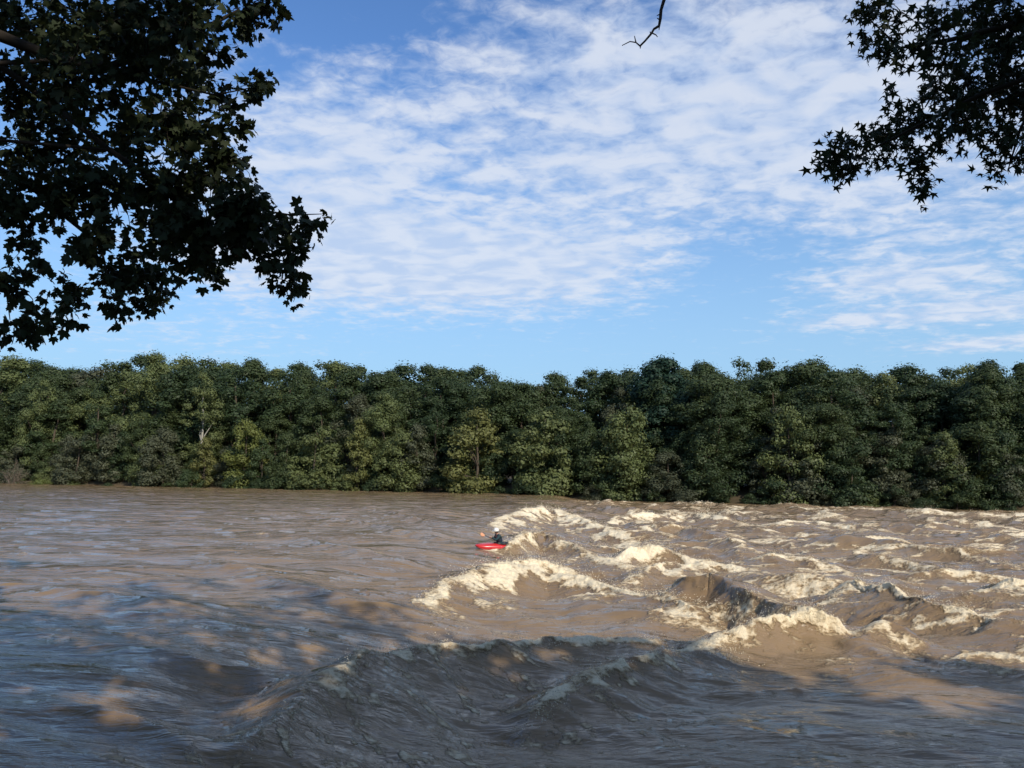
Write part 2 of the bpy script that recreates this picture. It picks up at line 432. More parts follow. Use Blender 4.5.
    fa = .55 * x - .83 * y; fb = .83 * x + .55 * y
    st2 = fbm(fa * 1.0, fb * 2.8, 4, 87, .6)
    foam = np.maximum(foam, rough_a * np.clip(.12 + 1.0 * st2, 0, .85))
    # a few small breaking flecks on the smooth part
    fl = fbm(u * .25, v * .5, 3, 91)
    foam = np.maximum(foam, (1 - rapid) * sstep(28, 34, y) * sstep(75, 60, y) * np.clip((fl - .62) * 1.6, 0, .55))
    if KZ is not None:
        ds = ((x - KP[0]) * KD[0] + (y - KP[1]) * KD[1]) / 1.35; dc = ((x - KP[0]) * KC[0] + (y - KP[1]) * KC[1]) / .7
        wk = .9 * np.exp(-(ds * ds + dc * dc)) * (1 - np.clip(foam, 0, 1) * .8)
        z = z * (1 - wk) + KZ * wk
    # froth stands up in small lumps
    lump = ridge(x * 1.5, y * 2.0, 4, 95, .62)
    lump2 = perlin(x * 9.0, y * 9.0, 99)
    z = z + np.clip(foam - .25, 0, 1) * (1 - .75 * rough_a) * (.10 * lump + .05 * lump2 * np.clip(1.4 - r / 60, .3, 1)) * (1 + r / 160)
    return z, np.clip(foam, 0, 1.1), np.clip(turb, 0, 1)

# kayak position, the water is calm right round it
HEAD = math.atan2(-.42, -.90)
KD = np.array((math.cos(HEAD), math.sin(HEAD))); KC = np.array((-KD[1], KD[0]))
if KC[1] > 0: KC = -KC
KZ = None
KP = unproj(497, 548, .1)
for _ in range(6):
    _h = float(water(KP[:1], KP[1:])[0][0]) - float(base_level(KP[0], KP[1]))
    KP = .5 * KP + .5 * unproj(497, 548, _h)

KZ = float(water(KP[:1], KP[1:])[0][0])
for nm_, pts_, wb_, wf_, rn_ in (
        ('u', ((.95, .30, 0, .5), (.55, .40, .07, 1.), (0, .42, .10, 1.), (-.6, .36, .14, 1.), (-1.1, .2, .1, 1.)), .18, .3, .55),
        ('v', ((-.45, -.75, 0, .8), (-.58, -.3, .40, 1.), (-.72, .12, .50, 1.), (-1.1, .3, .40, 1.), (-1.7, .5, 0, .8)), .35, .45, .6)):
    Pw = np.array([KP + KD * a_ + KC * b_ for a_, b_, _, _ in pts_])
    BW.append((nm_, *resample(Pw, np.array([q_[2] for q_ in pts_]), np.array([q_[3] for q_ in pts_]), 5), wb_, wf_, rn_))

def build_river():
    a1 = np.arange(-35.5, 36.0, 0.078)
    a0 = np.linspace(-74, -35.6, 70); a2 = np.linspace(36.1, 74, 70)
    ang = np.radians(np.concatenate([a0, a1, a2]))
    rr = [4.0]
    while rr[-1] < 75: rr.append(rr[-1] * 1.0032)
    while rr[-1] < 420: rr.append(rr[-1] * 1.008)
    rr = np.array(rr)
    Rg, Ag = np.meshgrid(rr, ang, indexing='ij')
    x = (Rg * np.sin(Ag)).ravel(); y = (Rg * np.cos(Ag)).ravel()
    z, foam, turb = water(x, y)
    # breaking crests lean forward
    x = x + DX; y = y + DY
    nr, na = Rg.shape
    i, j = np.meshgrid(np.arange(nr - 1), np.arange(na - 1), indexing='ij')
    q = np.stack([i * na + j, i * na + j + 1, (i + 1) * na + j + 1, (i + 1) * na + j], -1).reshape(-1, 4)
    # leave out what lies under the banks
    vv = (x * FN[0] + y * FN[1])
    keep = ((vv[q] > NEAR_V - 2.0) & (vv[q] < FAR_V + 6)).any(1)
    q = q[keep]
    used = np.zeros(len(x), bool); used[q.ravel()] = True
    remap = np.cumsum(used) - 1
    V = np.stack([x, y, z], 1)[used]; q = remap[q]
    return V, q, foam[used], turb[used]

def water_material():
    m, nt = new_mat('muddy_water')
    out = nd(nt, 'ShaderNodeOutputMaterial'); b = nd(nt, 'ShaderNodeBsdfPrincipled')
    tc = nd(nt, 'ShaderNodeTexCoord')
    af = nd(nt, 'ShaderNodeAttribute', attribute_name='foam'); at = nd(nt, 'ShaderNodeAttribute', attribute_name='turb')
    def noise(scale, sc=(1, 1, 1), rot=None, detail=4, rough=.55, dist=0.0, ntype='FBM'):
        mp = nd(nt, 'ShaderNodeMapping'); mp.inputs['Scale'].default_value = sc
        mp.inputs['Rotation'].default_value = (0, 0, rot if rot is not None else math.atan2(.376, .927))
        nt.links.new(tc.outputs['Object'], mp.inputs[0])
        n = nd(nt, 'ShaderNodeTexNoise'); n.noise_type = ntype
        n.inputs['Scale'].default_value = scale; n.inputs['Detail'].default_value = detail; n.inputs['Roughness'].default_value = rough; n.inputs['Distortion'].default_value = dist
        nt.links.new(mp.outputs[0], n.inputs['Vector'])
        return n.outputs[0]
    # lacy foam: cells torn by noise
    warp = nd(nt, 'ShaderNodeTexNoise'); warp.inputs['Scale'].default_value = 1.3; warp.inputs['Detail'].default_value = 4
    nt.links.new(tc.outputs['Object'], warp.inputs['Vector'])
    va = nd(nt, 'ShaderNodeVectorMath', operation='MULTIPLY_ADD'); va.inputs[1].default_value = (.9, .9, .9)
    nt.links.new(warp.outputs['Color'], va.inputs[0]); nt.links.new(tc.outputs['Object'], va.inputs[2])
    def cells(scale, sc):
        mp = nd(nt, 'ShaderNodeMapping'); mp.inputs['Scale'].default_value = sc; mp.inputs['Rotation'].default_value = (0, 0, .38)
        nt.links.new(va.outputs[0], mp.inputs[0])
        vo = nd(nt, 'ShaderNodeTexVoronoi', feature='DISTANCE_TO_EDGE'); vo.inputs['Scale'].default_value = scale
        nt.links.new(mp.outputs[0], vo.inputs['Vector'])
        return mapr(nt, vo.outputs['Distance'], 0.0, 0.32, 1.0, 0.0, False)
    lace = mth(nt, 'ADD', mth(nt, 'MULTIPLY', cells(1.7, (.6, 1.1, 1)), .55), mth(nt, 'MULTIPLY', cells(4.5, (.7, 1, 1)), .45))
    f1 = mapr(nt, noise(2.3, (.5, 1.0, 1), None, 6, .62, .5), .30, .70, 0, 1, False)
    f2 = mapr(nt, noise(9.0, (.7, 1.0, 1), None, 5, .62, .3), .30, .70, 0, 1, False)
    dens = mth(nt, 'ADD', mth(nt, 'MULTIPLY', af.outputs['Fac'], 1.5), mth(nt, 'ADD', mth(nt, 'MULTIPLY', lace, .40), mth(nt, 'ADD', mth(nt, 'MULTIPLY', f1, .85), mth(nt, 'MULTIPLY', f2, .60))))
    mask = mapr(nt, dens, 1.54, 2.12)
    mask = mth(nt, 'MULTIPLY', mask, mapr(nt, af.outputs['Fac'], .02, .22))
    # silt
    silt = mixc(nt, noise(.35, (.35, 1, 1), None, 4), (.152, .095, .046), (.268, .190, .108))
    fcol = mixc(nt, mapr(nt, dens, 1.7, 2.5), (.48, .34, .185), (.86, .74, .52))
    col = mixc(nt, mask, silt, fcol)
    nt.links.new(col, b.inputs['Base Color'])
    b.inputs['IOR'].default_value = 1.38
    nt.links.new(mixf(nt, mask, .06, .7), b.inputs['Roughness'])
    nt.links.new(mixf(nt, mask, .5, .12), b.inputs['Specular IOR Level'])
    # ripples
    r1 = noise(2.2, (.24, 1.2, 1), None, 5, .6, .6)
    r2 = noise(8.0, (.32, 1.2, 1), None, 4, .6, .4)
    r3 = noise(.8, (.3, 1.1, 1), None, 3, .5, .4)
    h = mth(nt, 'ADD', mth(nt, 'MULTIPLY', r1, .15), mth(nt, 'ADD', mth(nt, 'MULTIPLY', r2, .020), mth(nt, 'MULTIPLY', r3, .30)))
    h = mth(nt, 'MULTIPLY', h, mth(nt, 'MULTIPLY', mapr(nt, at.outputs['Fac'], 0, 1, .70, 1.15), mapr(nt, noise(.22, (.4, 1, 1), None, 3), .35, .65, .45, 1.35)))
    fh = mth(nt, 'MULTIPLY', mth(nt, 'MULTIPLY', noise(11, (1, 1, 1), None, 6, .7), mask), .10)
    h = mth(nt, 'ADD', h, fh)
    bp = nd(nt, 'ShaderNodeBump'); bp.inputs['Strength'].default_value = 1.0; bp.inputs['Distance'].default_value = 1.0
    nt.links.new(h, bp.inputs['Height']); nt.links.new(bp.outputs[0], b.inputs['Normal'])
    nt.links.new(b.outputs[0], out.inputs[0])
    return m

def mixf(nt, fac, a, b):
    n = nt.nodes.new('ShaderNodeMix'); n.data_type = 'FLOAT'
    nt.links.new(fac, n.inputs[0]); n.inputs[2].default_value = a; n.inputs[3].default_value = b
    return n.outputs[0]

V, q, foam, turb = build_river()
river = link('river_water', mesh_np('river_water', V, q, water_material(), True, {'foam': foam, 'turb': turb}))
tag(river, 'muddy brown river in flood with standing waves and cream foam', None, None, 'structure')

# ------------------------------------------------------------------ spray thrown up by the breaking crests
def ico():
    t = (1 + 5 ** .5) / 2
    v = np.array([(-1, t, 0), (1, t, 0), (-1, -t, 0), (1, -t, 0), (0, -1, t), (0, 1, t), (0, -1, -t), (0, 1, -t), (t, 0, -1), (t, 0, 1), (-t, 0, -1), (-t, 0, 1)], float)
    v /= np.linalg.norm(v[0])
    f = np.array([(0, 11, 5), (0, 5, 1), (0, 1, 7), (0, 7, 10), (0, 10, 11), (1, 5, 9), (5, 11, 4), (11, 10, 2), (10, 7, 6), (7, 1, 8), (3, 9, 4), (3, 4, 2), (3, 2, 6), (3, 6, 8), (3, 8, 9), (4, 9, 5), (2, 4, 11), (6, 2, 10), (8, 6, 7), (9, 8, 1)])
    return v, f

def spray():
    C = []; Rd = []
    for name, P, A, Fm, wb, wf, run in BW:
        L = np.linalg.norm(np.diff(P, axis=0), axis=1).sum()
        dist = P[:, 1].mean()
        if A.max() < .18 or Fm.max() < .5: continue
        n = int(L * 150 * Fm.max() * min(1.0, 22 / dist) * (1.6 if name in 'abceghijk' else .7))
        for _ in range(n):
            s = rng.uniform(0, len(P) - 1.001); i = int(s); t = s - i
            fo = Fm[i] + (Fm[i + 1] - Fm[i]) * t
            if rng.random() > fo ** 1.5: continue
            p = P[i] + (P[i + 1] - P[i]) * t
            e = P[i + 1] - P[i]; e /= np.linalg.norm(e) + 1e-9; nrm = np.array((e[1], -e[0]))
            clump = .5 + .5 * math.sin(s * 9.1 + len(P)) 
            p = p + nrm * rng.normal(.04, .12) + e * rng.normal(0, .1)
            C.append((p[0], p[1], abs(rng.normal(0, (.05 + .22 * fo * clump ** 2 * (.4 + A[i]))))))
            Rd.append(rng.uniform(.0025, .008) * (1 + dist / 40))
    # one tall splash far out in the rapid
    for _ in range(170):
        p = unproj(706 + rng.normal(0, 5), 522)
        C.append((p[0], p[1] + rng.normal(0, .4), abs(rng.normal(.1, .55)))); Rd.append(rng.uniform(.015, .04))
    # spray at the paddler's back
    for _ in range(160):
        C.append((KP[0] + 1.0 + rng.normal(0, .28), KP[1] + rng.normal(0, .25), abs(rng.normal(0, .26)))); Rd.append(rng.uniform(.008, .02))
    C = np.array(C); Rd = np.array(Rd)
    z, _, _ = water(C[:, 0], C[:, 1]); C[:, 2] += z - .01; C[:, 0] += DX; C[:, 1] += DY
    iv, jf = ico()
    V = (C[:, None, :] + iv[None] * Rd[:, None, None] * rng.uniform(.6, 1.3, (len(C), 1, 3))).reshape(-1, 3)
    Fc = (jf[None] + 12 * np.arange(len(C))[:, None, None]).reshape(-1, 3)
    return V, Fc
V, Fc = spray()
sp = link('water_spray', mesh_np('water_spray', V, Fc, simple_mat('spray_froth', (.76, .66, .48), .35, .4, .1), True))
tag(sp, 'cream droplets thrown up along the breaking wave crests', 'spray', None, 'stuff')

# ------------------------------------------------------------------ ground: one sheet, with the river bed cut into it
def ground_h(u, v):
    near = sstep(NEAR_V + 1.5, NEAR_V - 3.5, v); far = sstep(FAR_V - 3, FAR_V + 8, v)
    z = -2.2 + 3.9 * near + (3.4 + np.clip((v - FAR_V) * .015, 0, 5)) * far
    z = z + .12 * fbm(u * .3, v * .3, 3, 5) * np.maximum(near, far)
    return z
us = np.concatenate([np.linspace(-6000, -300, 16), np.linspace(-290, 290, 240), np.linspace(300, 6000, 16)])
vs = np.concatenate([np.linspace(-3000, -60, 14), np.linspace(-55, 0, 30), np.linspace(.5, 8, 26), np.linspace(12, FAR_V - 8, 10), np.linspace(FAR_V - 6, FAR_V + 12, 26), np.linspace(FAR_V + 15, FAR_V + 90, 20), np.linspace(FAR_V + 120, 7000, 18)])
Ug, Vg = np.meshgrid(us, vs, indexing='ij')
gx = Ug * FD[0] + Vg * FN[0]; gy = Ug * FD[1] + Vg * FN[1]; gz = ground_h(Ug, Vg)
i, j = np.meshgrid(np.arange(len(us) - 1), np.arange(len(vs) - 1), indexing='ij'); nv = len(vs)
gq = np.stack([i * nv + j, (i + 1) * nv + j, (i + 1) * nv + j + 1, i * nv + j + 1], -1).reshape(-1, 4)
gr = link('ground', mesh_np('ground', np.stack([gx.ravel(), gy.ravel(), gz.ravel()], 1), gq, simple_mat('earth', (.075, .058, .036), .95, .1, .4, .8, .03), True))
tag(gr, 'dark earth of the river banks', None, None, 'structure')

def gz_at(x, y):
    return float(ground_h(np.array(x * FD[0] + y * FD[1]), np.array(x * FN[0] + y * FN[1])))

# ------------------------------------------------------------------ far bank trees
DARKBARK = simple_mat('dark_bark', (.026, .021, .016), .95, .1, .35, 3.0, .02)
BARK = simple_mat('bark', (.075, .058, .042), .9, .2, .35, 3.0, .02)
PALE = simple_mat('pale_bark', (.30, .28, .23), .8, .2, .3, 2.0, .01)
TWIG = simple_mat('dead_twig', (.16, .13, .10), .9, .2, .3, 4.0)
LM = {
 'olive': leaf_mat('olive_leaves', (.102, .128, .046), tint=(.120, .136, .048)),
 'dark': leaf_mat('dark_leaves', (.036, .058, .024), tint=(.048, .066, .025)),
 'green': leaf_mat('green_leaves', (.047, .070, .027), tint=(.062, .080, .028)),
 'yellow': leaf_mat('yellowing_leaves', (.122, .132, .042), .3, tint=(.14, .138, .044)),
 'grey': leaf_mat('grey_green_leaves', (.072, .082, .046), tint=(.080, .084, .044)),
 'blue': leaf_mat('deep_green_leaves', (.024, .050, .030), tint=(.026, .054, .032)),
 'bright': leaf_mat('bright_leaves', (.115, .14, .04)),
}

def cards(C, N, size, r):
    """folded leaf-clump faces at centres C, facing roughly N"""
    n = len(C)
    N = N + r.normal(0, .28, (n, 3)); N /= np.linalg.norm(N, axis=1)[:, None] + 1e-9
    T = np.cross(N, r.normal(0, 1, (n, 3))); T /= np.linalg.norm(T, axis=1)[:, None] + 1e-9
    B = np.cross(N, T)
    s = size[:, None]
    a = r.uniform(.6, 1.1, (n, 1)); b = r.uniform(.45, .9, (n, 1)); k = r.uniform(-.2, .35, (n, 1))
    p0 = C - T * s * a; p1 = C + B * s * b - N * s * .12 + T * s * k; p2 = C + T * s * a * .9; p3 = C - B * s * b * .9 - N * s * .12 - T * s * k
    V = np.stack([p0, p1, p2, p3], 1).reshape(-1, 3)
    f = np.arange(4 * n).reshape(-1, 4)
    tri = np.concatenate([f[:, [0, 1, 2]], f[:, [0, 2, 3]]])
    return V, tri

def crown_variant(name, H, Rw, low, nl, seed, taper=.5, cards_k=30, size=.21, open_=0.0):
    r = np.random.default_rng(seed)
    lobes = []
    lean = r.normal(0, .04, 2)
    while len(lobes) < nl:
        t = r.uniform(low, 1.0)
        # envelope: widest about 55 % up
        e = (math.sin(math.pi * min(1, max(0, (t - low + .12) / (1.12 - low)) ** .85)) ** taper)
        rad = Rw * e
        a = r.uniform(0, 2 * math.pi); d = rad * math.sqrt(r.uniform(.12, 1.0)) * (1 - .15 * r.random())
        lr = r.uniform(.07, .24) ** 1.0 * Rw * (1.5 - .5 * t) + .25
        lobes.append((d * math.cos(a) + lean[0] * t * H, d * math.sin(a) + lean[1] * t * H, t * H - lr * .7, lr))
    Cs = []; Ns = []; Sz = []; Lv = []
    for (x, y, z, lr) in lobes:
        m = int(cards_k * lr * lr * 5.0 * r.uniform(.7, 1.2)) + 20
        d = r.normal(0, 1, (m, 3)); d[:, 2] = np.where(d[:, 2] < 0, d[:, 2] * .75, d[:, 2]); d /= np.linalg.norm(d, axis=1)[:, None]
        rad = lr * (0.35 + .72 * r.random((m, 1)) ** .6)
        sc = np.array((1.12, 1.12, .85))
        Cs.append(np.array((x, y, z)) + d * rad * sc); Ns.append(d + np.array((0, 0, .35))); Sz.append(r.uniform(.6, 1.25, m) * size)
        Lv.append(np.clip(r.normal(.5 + r.normal(0, .18), .2, m), 0, 1))
    # loose sprigs outside the lobes break the outline
    m = int(nl * 22)
    k = r.integers(0, nl, m); L = np.array(lobes)[k]
    d = r.normal(0, 1, (m, 3)); d[:, 2] = np.abs(d[:, 2]) * .9; d /= np.linalg.norm(d, axis=1)[:, None]
    Cs.append(L[:, :3] + d * (L[:, 3:4] * r.uniform(.95, 1.6, (m, 1)))); Ns.append(d); Sz.append(r.uniform(.5, 1.0, m) * size); Lv.append(r.random(m))
    C = np.concatenate(Cs); N = np.concatenate(Ns); s = np.concatenate(Sz); lv = np.concatenate(Lv)
    V, tri = cards(C, N, s, r)
    cm = mesh_np(name + '_crown', V, tri, LM['green'], False, {'leafvar': np.repeat(lv, 4)})
    g = Geo()
    top = np.array((lean[0] * H * .8, lean[1] * H * .8, H * .82))
    P = wobble((0, 0, -.6), top, 8, .006); g.tube(P, np.linspace(.018 * H, .004 * H, 8), 7)
    for q_ in sorted(lobes, key=lambda l: -l[3])[:11]:
        h = max(.18 * H, q_[2] * .55); f_ = np.interp(h, P[:, 2], np.arange(8)); i_ = min(6, int(f_)); b0 = P[i_] + (P[i_ + 1] - P[i_]) * (f_ - i_)
        g.tube(wobble(b0, q_[:3], 5, .03, .06), np.linspace(.007 * H, .002 * H, 5), 5)
    tm = g.mesh(name + '_trunk', BARK)
    return cm, tm, H

TALL = [crown_variant('tall', 20, w, lo, nl, 100 + k, tp) for k, (w, lo, nl, tp) in enumerate(((3.1, .15, 44, .8), (3.6, .3, 46, .9), (6.2, .3, 70, .45), (4.6, .10, 58, .5), (5.2, .12, 66, .55), (4.0, .10, 52, .45), (5.6, .14, 70, .6), (4.4, .08, 60, .5), (5.0, .12, 62, .7), (4.8, .1, 60, .5)))]
ROUND = crown_variant('round', 20, 5.4, .12, 120, 140, .42, 30, .26)
SMALL = [crown_variant('small', 9, w, lo, nl, 200 + k, tp, 40, .17) for k, (w, lo, nl, tp) in enumerate(((2.6, .03, 46, .5), (3.0, .02, 54, .45), (2.2, .04, 40, .5), (3.3, .02, 58, .5), (2.5, .03, 46, .7)))]
BUSH = [crown_variant('bush', 4.5, w, 0.0, nl, 300 + k, .4, 40, .15) for k, (w, nl) in enumerate(((2.6, 40), (3.1, 46), (2.2, 34)))]

def put_tree(name, var, x, y, height, leaf, label, group=None, cat='tree', wide=1.0, trunk=None, zoff=0.0):
    cm, tm, H = var
    z = gz_at(x, y) + zoff
    t = empty(name, (x, y, z), random.uniform(0, 6.28))
    s = height / H; t.scale = (s * wide, s * wide, s)
    tag(t, label, cat, group)
    tr = link('trunk' if cat == 'tree' else 'stem', tm, t)
    if trunk: tr.material_slots[0].link = 'OBJECT'; tr.material_slots[0].material = trunk
    cr = link('crown' if cat == 'tree' else 'foliage', cm, t)
    cr.material_slots[0].link = 'OBJECT'; cr.material_slots[0].material = LM[leaf]
    return t

def bank_point(px, off):
    """point on the far bank, `off` metres behind the waterline, in the direction of picture column px"""
    d = ray(px, 480); d = d[:2] / d[1]
    y = (FAR_V + off) / (d @ FN)
    return d[0] * y, y

SKY_X = [-500, 0, 40, 90, 120, 150, 185, 240, 300, 350, 420, 470, 500, 540, 580, 640, 668, 700, 740, 800, 870, 900, 950, 1000, 1024, 1500]
SKY_Y = [352, 357, 362, 368, 362, 354, 361, 361, 362, 366, 362, 367, 373, 377, 374, 370, 366, 364, 362, 362, 371, 366, 366, 360, 365, 365]
HOR = lambda px: 473.2 + (px - 512) * math.tan(ROLL)
def tall_height(px, x, y, drop):
    ytop = np.interp(px, SKY_X, SKY_Y) + drop
    depth = y
    return (HOR(px) - ytop) / F * depth + CAM[2] - gz_at(x, y)

rt = np.random.default_rng(55)
# the wood: three staggered rows of tall trees
for row, (off, step, dlo, dhi) in enumerate(((9, 36, 22, 58), (16, 27, 3, 26), (24, 24, -5, 12), (34, 27, -4, 9))):
    px = -420 + row * 11
    while px < 1440:
        p = px + rt.uniform(-9, 9); px += step * rt.uniform(.8, 1.25) * (1.0 if -40 < p < 1064 else 1.6)
        x, y = bank_point(p, off + rt.uniform(-3, 3))
        h = tall_height(p, x, y, rt.uniform(dlo, dhi))
        if h < 8: continue
        vis = -10 < p < 1034
        left = np.clip((560 - p) / 500, 0, 1)
        leaf = rt.choice(['olive', 'green', 'dark', 'grey'], p=[.05 + .25 * left, .40 + .1 * left, .50 - .38 * left, .05 + .03 * left])  # sunlit left and darker right of the wood put into the leaf mix
        if row == 0:
            lab, gp = 'mid height full tree rising behind the waterline shrubs of the far bank', 'mid height trees of the far bank'
        else:
            lab, gp = 'tall full crowned tree in the dense wood along the far bank', 'tall trees of the far bank wood'
        put_tree('broadleaf_tree', TALL[rt.integers(0, len(TALL))], x, y, h, str(leaf), lab, gp, wide=rt.uniform(1.15, 1.5))

# trees of the skyline one can single out
def skyline_tree(px, ytop, off, var, leaf, label, wide=1.0, trunk=None):
    x, y = bank_point(px, off)
    h = (HOR(px) - ytop) / F * y + CAM[2] - gz_at(x, y)
    return put_tree('broadleaf_tree', var, x, y, h, leaf, label, None, 'tree', wide, trunk)
skyline_tree(671, 356, 15, ROUND, 'blue', 'dark blue green round headed tree standing above the wood mid river', 1.15)
skyline_tree(150, 352, 14, TALL[4], 'olive', 'tallest olive tree on the skyline beside the hanging foliage', 1.0)
skyline_tree(1000, 358, 14, TALL[6], 'dark', 'dark tree with ragged top rising at the far end of the skyline, rightmost', .95)
skyline_tree(200, 372, 7, TALL[5], 'olive', 'olive tree with pale white limbs showing through its crown', .95, PALE)
skyline_tree(30, 378, 8, TALL[3], 'olive', 'thin crowned olive tree above the bright low bush, leftmost at the river', .9)

# waterline trees and shrubs singled out: picture column, top, kind, leaf colour (sunlit look put into it), label
FRONT = [
 (75, 430, 'grey', 1, 1.0, 'grey green rounded small tree at the waterline behind the bright low bush'),
 (163, 428, 'grey', 3, .9, 'dull grey green wide shrubby tree next upstream of the yellow topped narrow one'),
 (205, 434, 'yellow', 2, .8, 'narrow small tree with yellow top beside a bright green one'),
 (245, 418, 'bright', 0, .9, 'bright green narrow waterside tree next to the yellow topped one'),
 (312, 422, 'olive', 1, 1.0, 'pale olive full crowned waterside tree between a low green one and a yellowing one'),
 (285, 432, 'green', 3, .8, 'low green waterside tree between the bright and the pale olive trees'),
 (356, 418, 'yellow', 4, .8, 'yellowing waterside tree beside the pale olive one'),
 (402, 430, 'olive', 3, 1.0, 'broad olive waterside shrub tree between two yellowing trees'),
 (476, 408, 'yellow', 4, 1.1, 'yellow brown waterside tree above the paddler'),
 (543, 402, 'olive', 1, 1.0, 'tall rounded olive tree at the waterline above the first foam crest'),
 (592, 428, 'green', 2, .9, 'narrow green waterside tree behind the foaming waves'),
 (626, 404, 'olive', 0, .9, 'slim olive tree with yellow tinge standing at the waterline mid rapid'),
 (668, 452, 'grey', 3, 1.3, 'wide grey green round bush trailing into the water below the dark round tree'),
 (706, 424, 'green', 4, .9, 'green waterside tree just past the wide grey bush'),
 (790, 402, 'olive', 0, .8, 'olive crown given a sunlit leaf colour in the dark stretch of the wood'),
 (850, 432, 'dark', 1, 1.0, 'dark green dense tree at the waterline behind the far white wave'),
 (943, 432, 'olive', 4, .9, 'light green upright tree standing out from the dark wood near its end'),
 (985, 462, 'bright', 2, .7, 'small bright sapling at the waterline below the ragged topped tree'),
 (900, 470, 'grey', 3, 1.1, 'low grey green bush overhanging the far white water'),
 (1015, 448, 'grey', 1, .9, 'grey green waterside tree, last one along the bank'),
]
for px, ytop, leaf, v, wide, lab in FRONT:
    x, y = bank_point(px, rt.uniform(2.0, 4.0))
    h = (HOR(px) - ytop) / F * y + CAM[2] - gz_at(x, y)
    put_tree('waterside_tree', SMALL[v], x, y, max(3, h), leaf, lab, None, 'tree', wide * 1.15)
for px in np.concatenate([np.arange(-380, -20, 38), np.arange(-10, 1034, 23), np.arange(1040, 1400, 38)]):
    p = px + rt.uniform(-9, 9)
    x, y = bank_point(p, rt.uniform(3.5, 6.5))
    h = (HOR(p) - rt.uniform(420, 462)) / F * y + CAM[2] - gz_at(x, y)
    left = np.clip((620 - p) / 500, 0, 1)
    leaf = rt.choice(['olive', 'green', 'dark', 'grey', 'yellow'], p=[.08 + .08 * left, .36, .46 - .26 * left, .08 + .12 * left, .02 + .06 * left])  # darker mix: shade between the front trees put into the leaf colour
    put_tree('waterside_tree', SMALL[rt.integers(0, 5)], x, y, h, str(leaf), 'small leafy tree crowded along the far waterline', 'small trees along the far waterline', 'tree', rt.uniform(.9, 1.3))
for px in np.concatenate([np.arange(-380, -20, 40), np.arange(-10, 1034, 30), np.arange(1040, 1400, 40)]):
    p = px + rt.uniform(-9, 9)
    x, y = bank_point(p, rt.uniform(.3, 2.4))
    h = rt.uniform(1.6, 4.6)
    left = np.clip((620 - p) / 500, 0, 1)
    leaf = rt.choice(['olive', 'green', 'dark', 'grey'], p=[.04 + .06 * left, .30, .52 - .12 * left, .14 + .06 * left])  # mostly dark leaves: shade along the waterline put into the bush colour
    put_tree('waterside_bush', BUSH[rt.integers(0, 3)], x, y, h, str(leaf), 'low bush with its foliage trailing in the flood at the far waterline', 'bushes trailing in the water', 'bush', rt.uniform(.9, 1.4), zoff=-.2)
x, y = bank_point(44, .2)
put_tree('waterside_bush', BUSH[1], x, y, 3.0, 'bright', 'bright yellow green low bush hanging over the water, leftmost', None, 'bush', 1.5, zoff=-.3)
# a leafless grey shrub beside it
x, y = bank_point(14, .8); bz = gz_at(x, y)
e = empty('bare_shrub', (x, y, bz)); tag(e, 'greyish nearly leafless shrub beside the bright low bush', 'shrub')
g = Geo()
for _ in range(46):
    a = rng.uniform(0, 6.28); s_ = rng.uniform(.25, .9); tip = np.array((math.cos(a) * 3.6 * s_, math.sin(a) * 2.6 * s_, rng.uniform(2.5, 6.4) * (1.15 - s_ * .6)))
    g.tube(wobble((rng.normal(0, .2), rng.normal(0, .2), -.3), tip, 6, .03, .08), np.linspace(.06, .02, 6), 4)
    for _k in range(4):
        b0 = tip * rng.uniform(.5, .95); g.tube(wobble(b0, b0 + rng.normal(0, .7, 3) + (0, 0, .4), 4, .05), np.linspace(.03, .012, 4), 4)
link('branches', g.mesh('branches', TWIG), e)
C = rng.normal(0, 1, (700, 3)) * (1.5, 1.2, 1.3) + (0, 0, 3.4)
V, tri = cards(C, rng.normal(0, 1, (700, 3)), rng.uniform(.1, .22, 700), rng)
link('sparse_leaves', mesh_np('sparse_leaves', V, tri, LM['grey'], False, {'leafvar': rng.random(len(V))}), e)

# ------------------------------------------------------------------ near bank trees with lobed leaves
def leaf_shape(kind):
    if kind == 'star':      # five narrow points
        lob = [(90, 1.0, .40), (30, .92, .38), (150, .92, .38), (-28, .62, .30), (208, .62, .30)]
        order = [(-90, .14), (-28, .66), (2, .36), (30, .95), (58, .38), (90, 1.05), (122, .38), (150, .95), (178, .36), (208, .66)]
    else:                   # broad lobes with side teeth
        order = [(-90, .22), (-32, .60), (-14, .50), (8, .86), (24, .74), (40, .98), (58, .55), (74, .82), (90, 1.08), (106, .82), (122, .55), (140, .98), (156, .74), (172, .86), (194, .50), (212, .60)]
    P = np.array([(r_ * math.cos(R(a)), r_ * math.sin(R(a)) + .12) for a, r_ in order])
    P = np.concatenate([[(0, .12)], P])
    Z = -.22 * (P[:, 0] ** 2) - .12 * np.abs(P[:, 1] - .12)
    n = len(order)
    Fc = np.array([(0, 1 + k, 1 + (k + 1) % n) for k in range(n)])
    return np.concatenate([P, Z[:, None]], 1), Fc

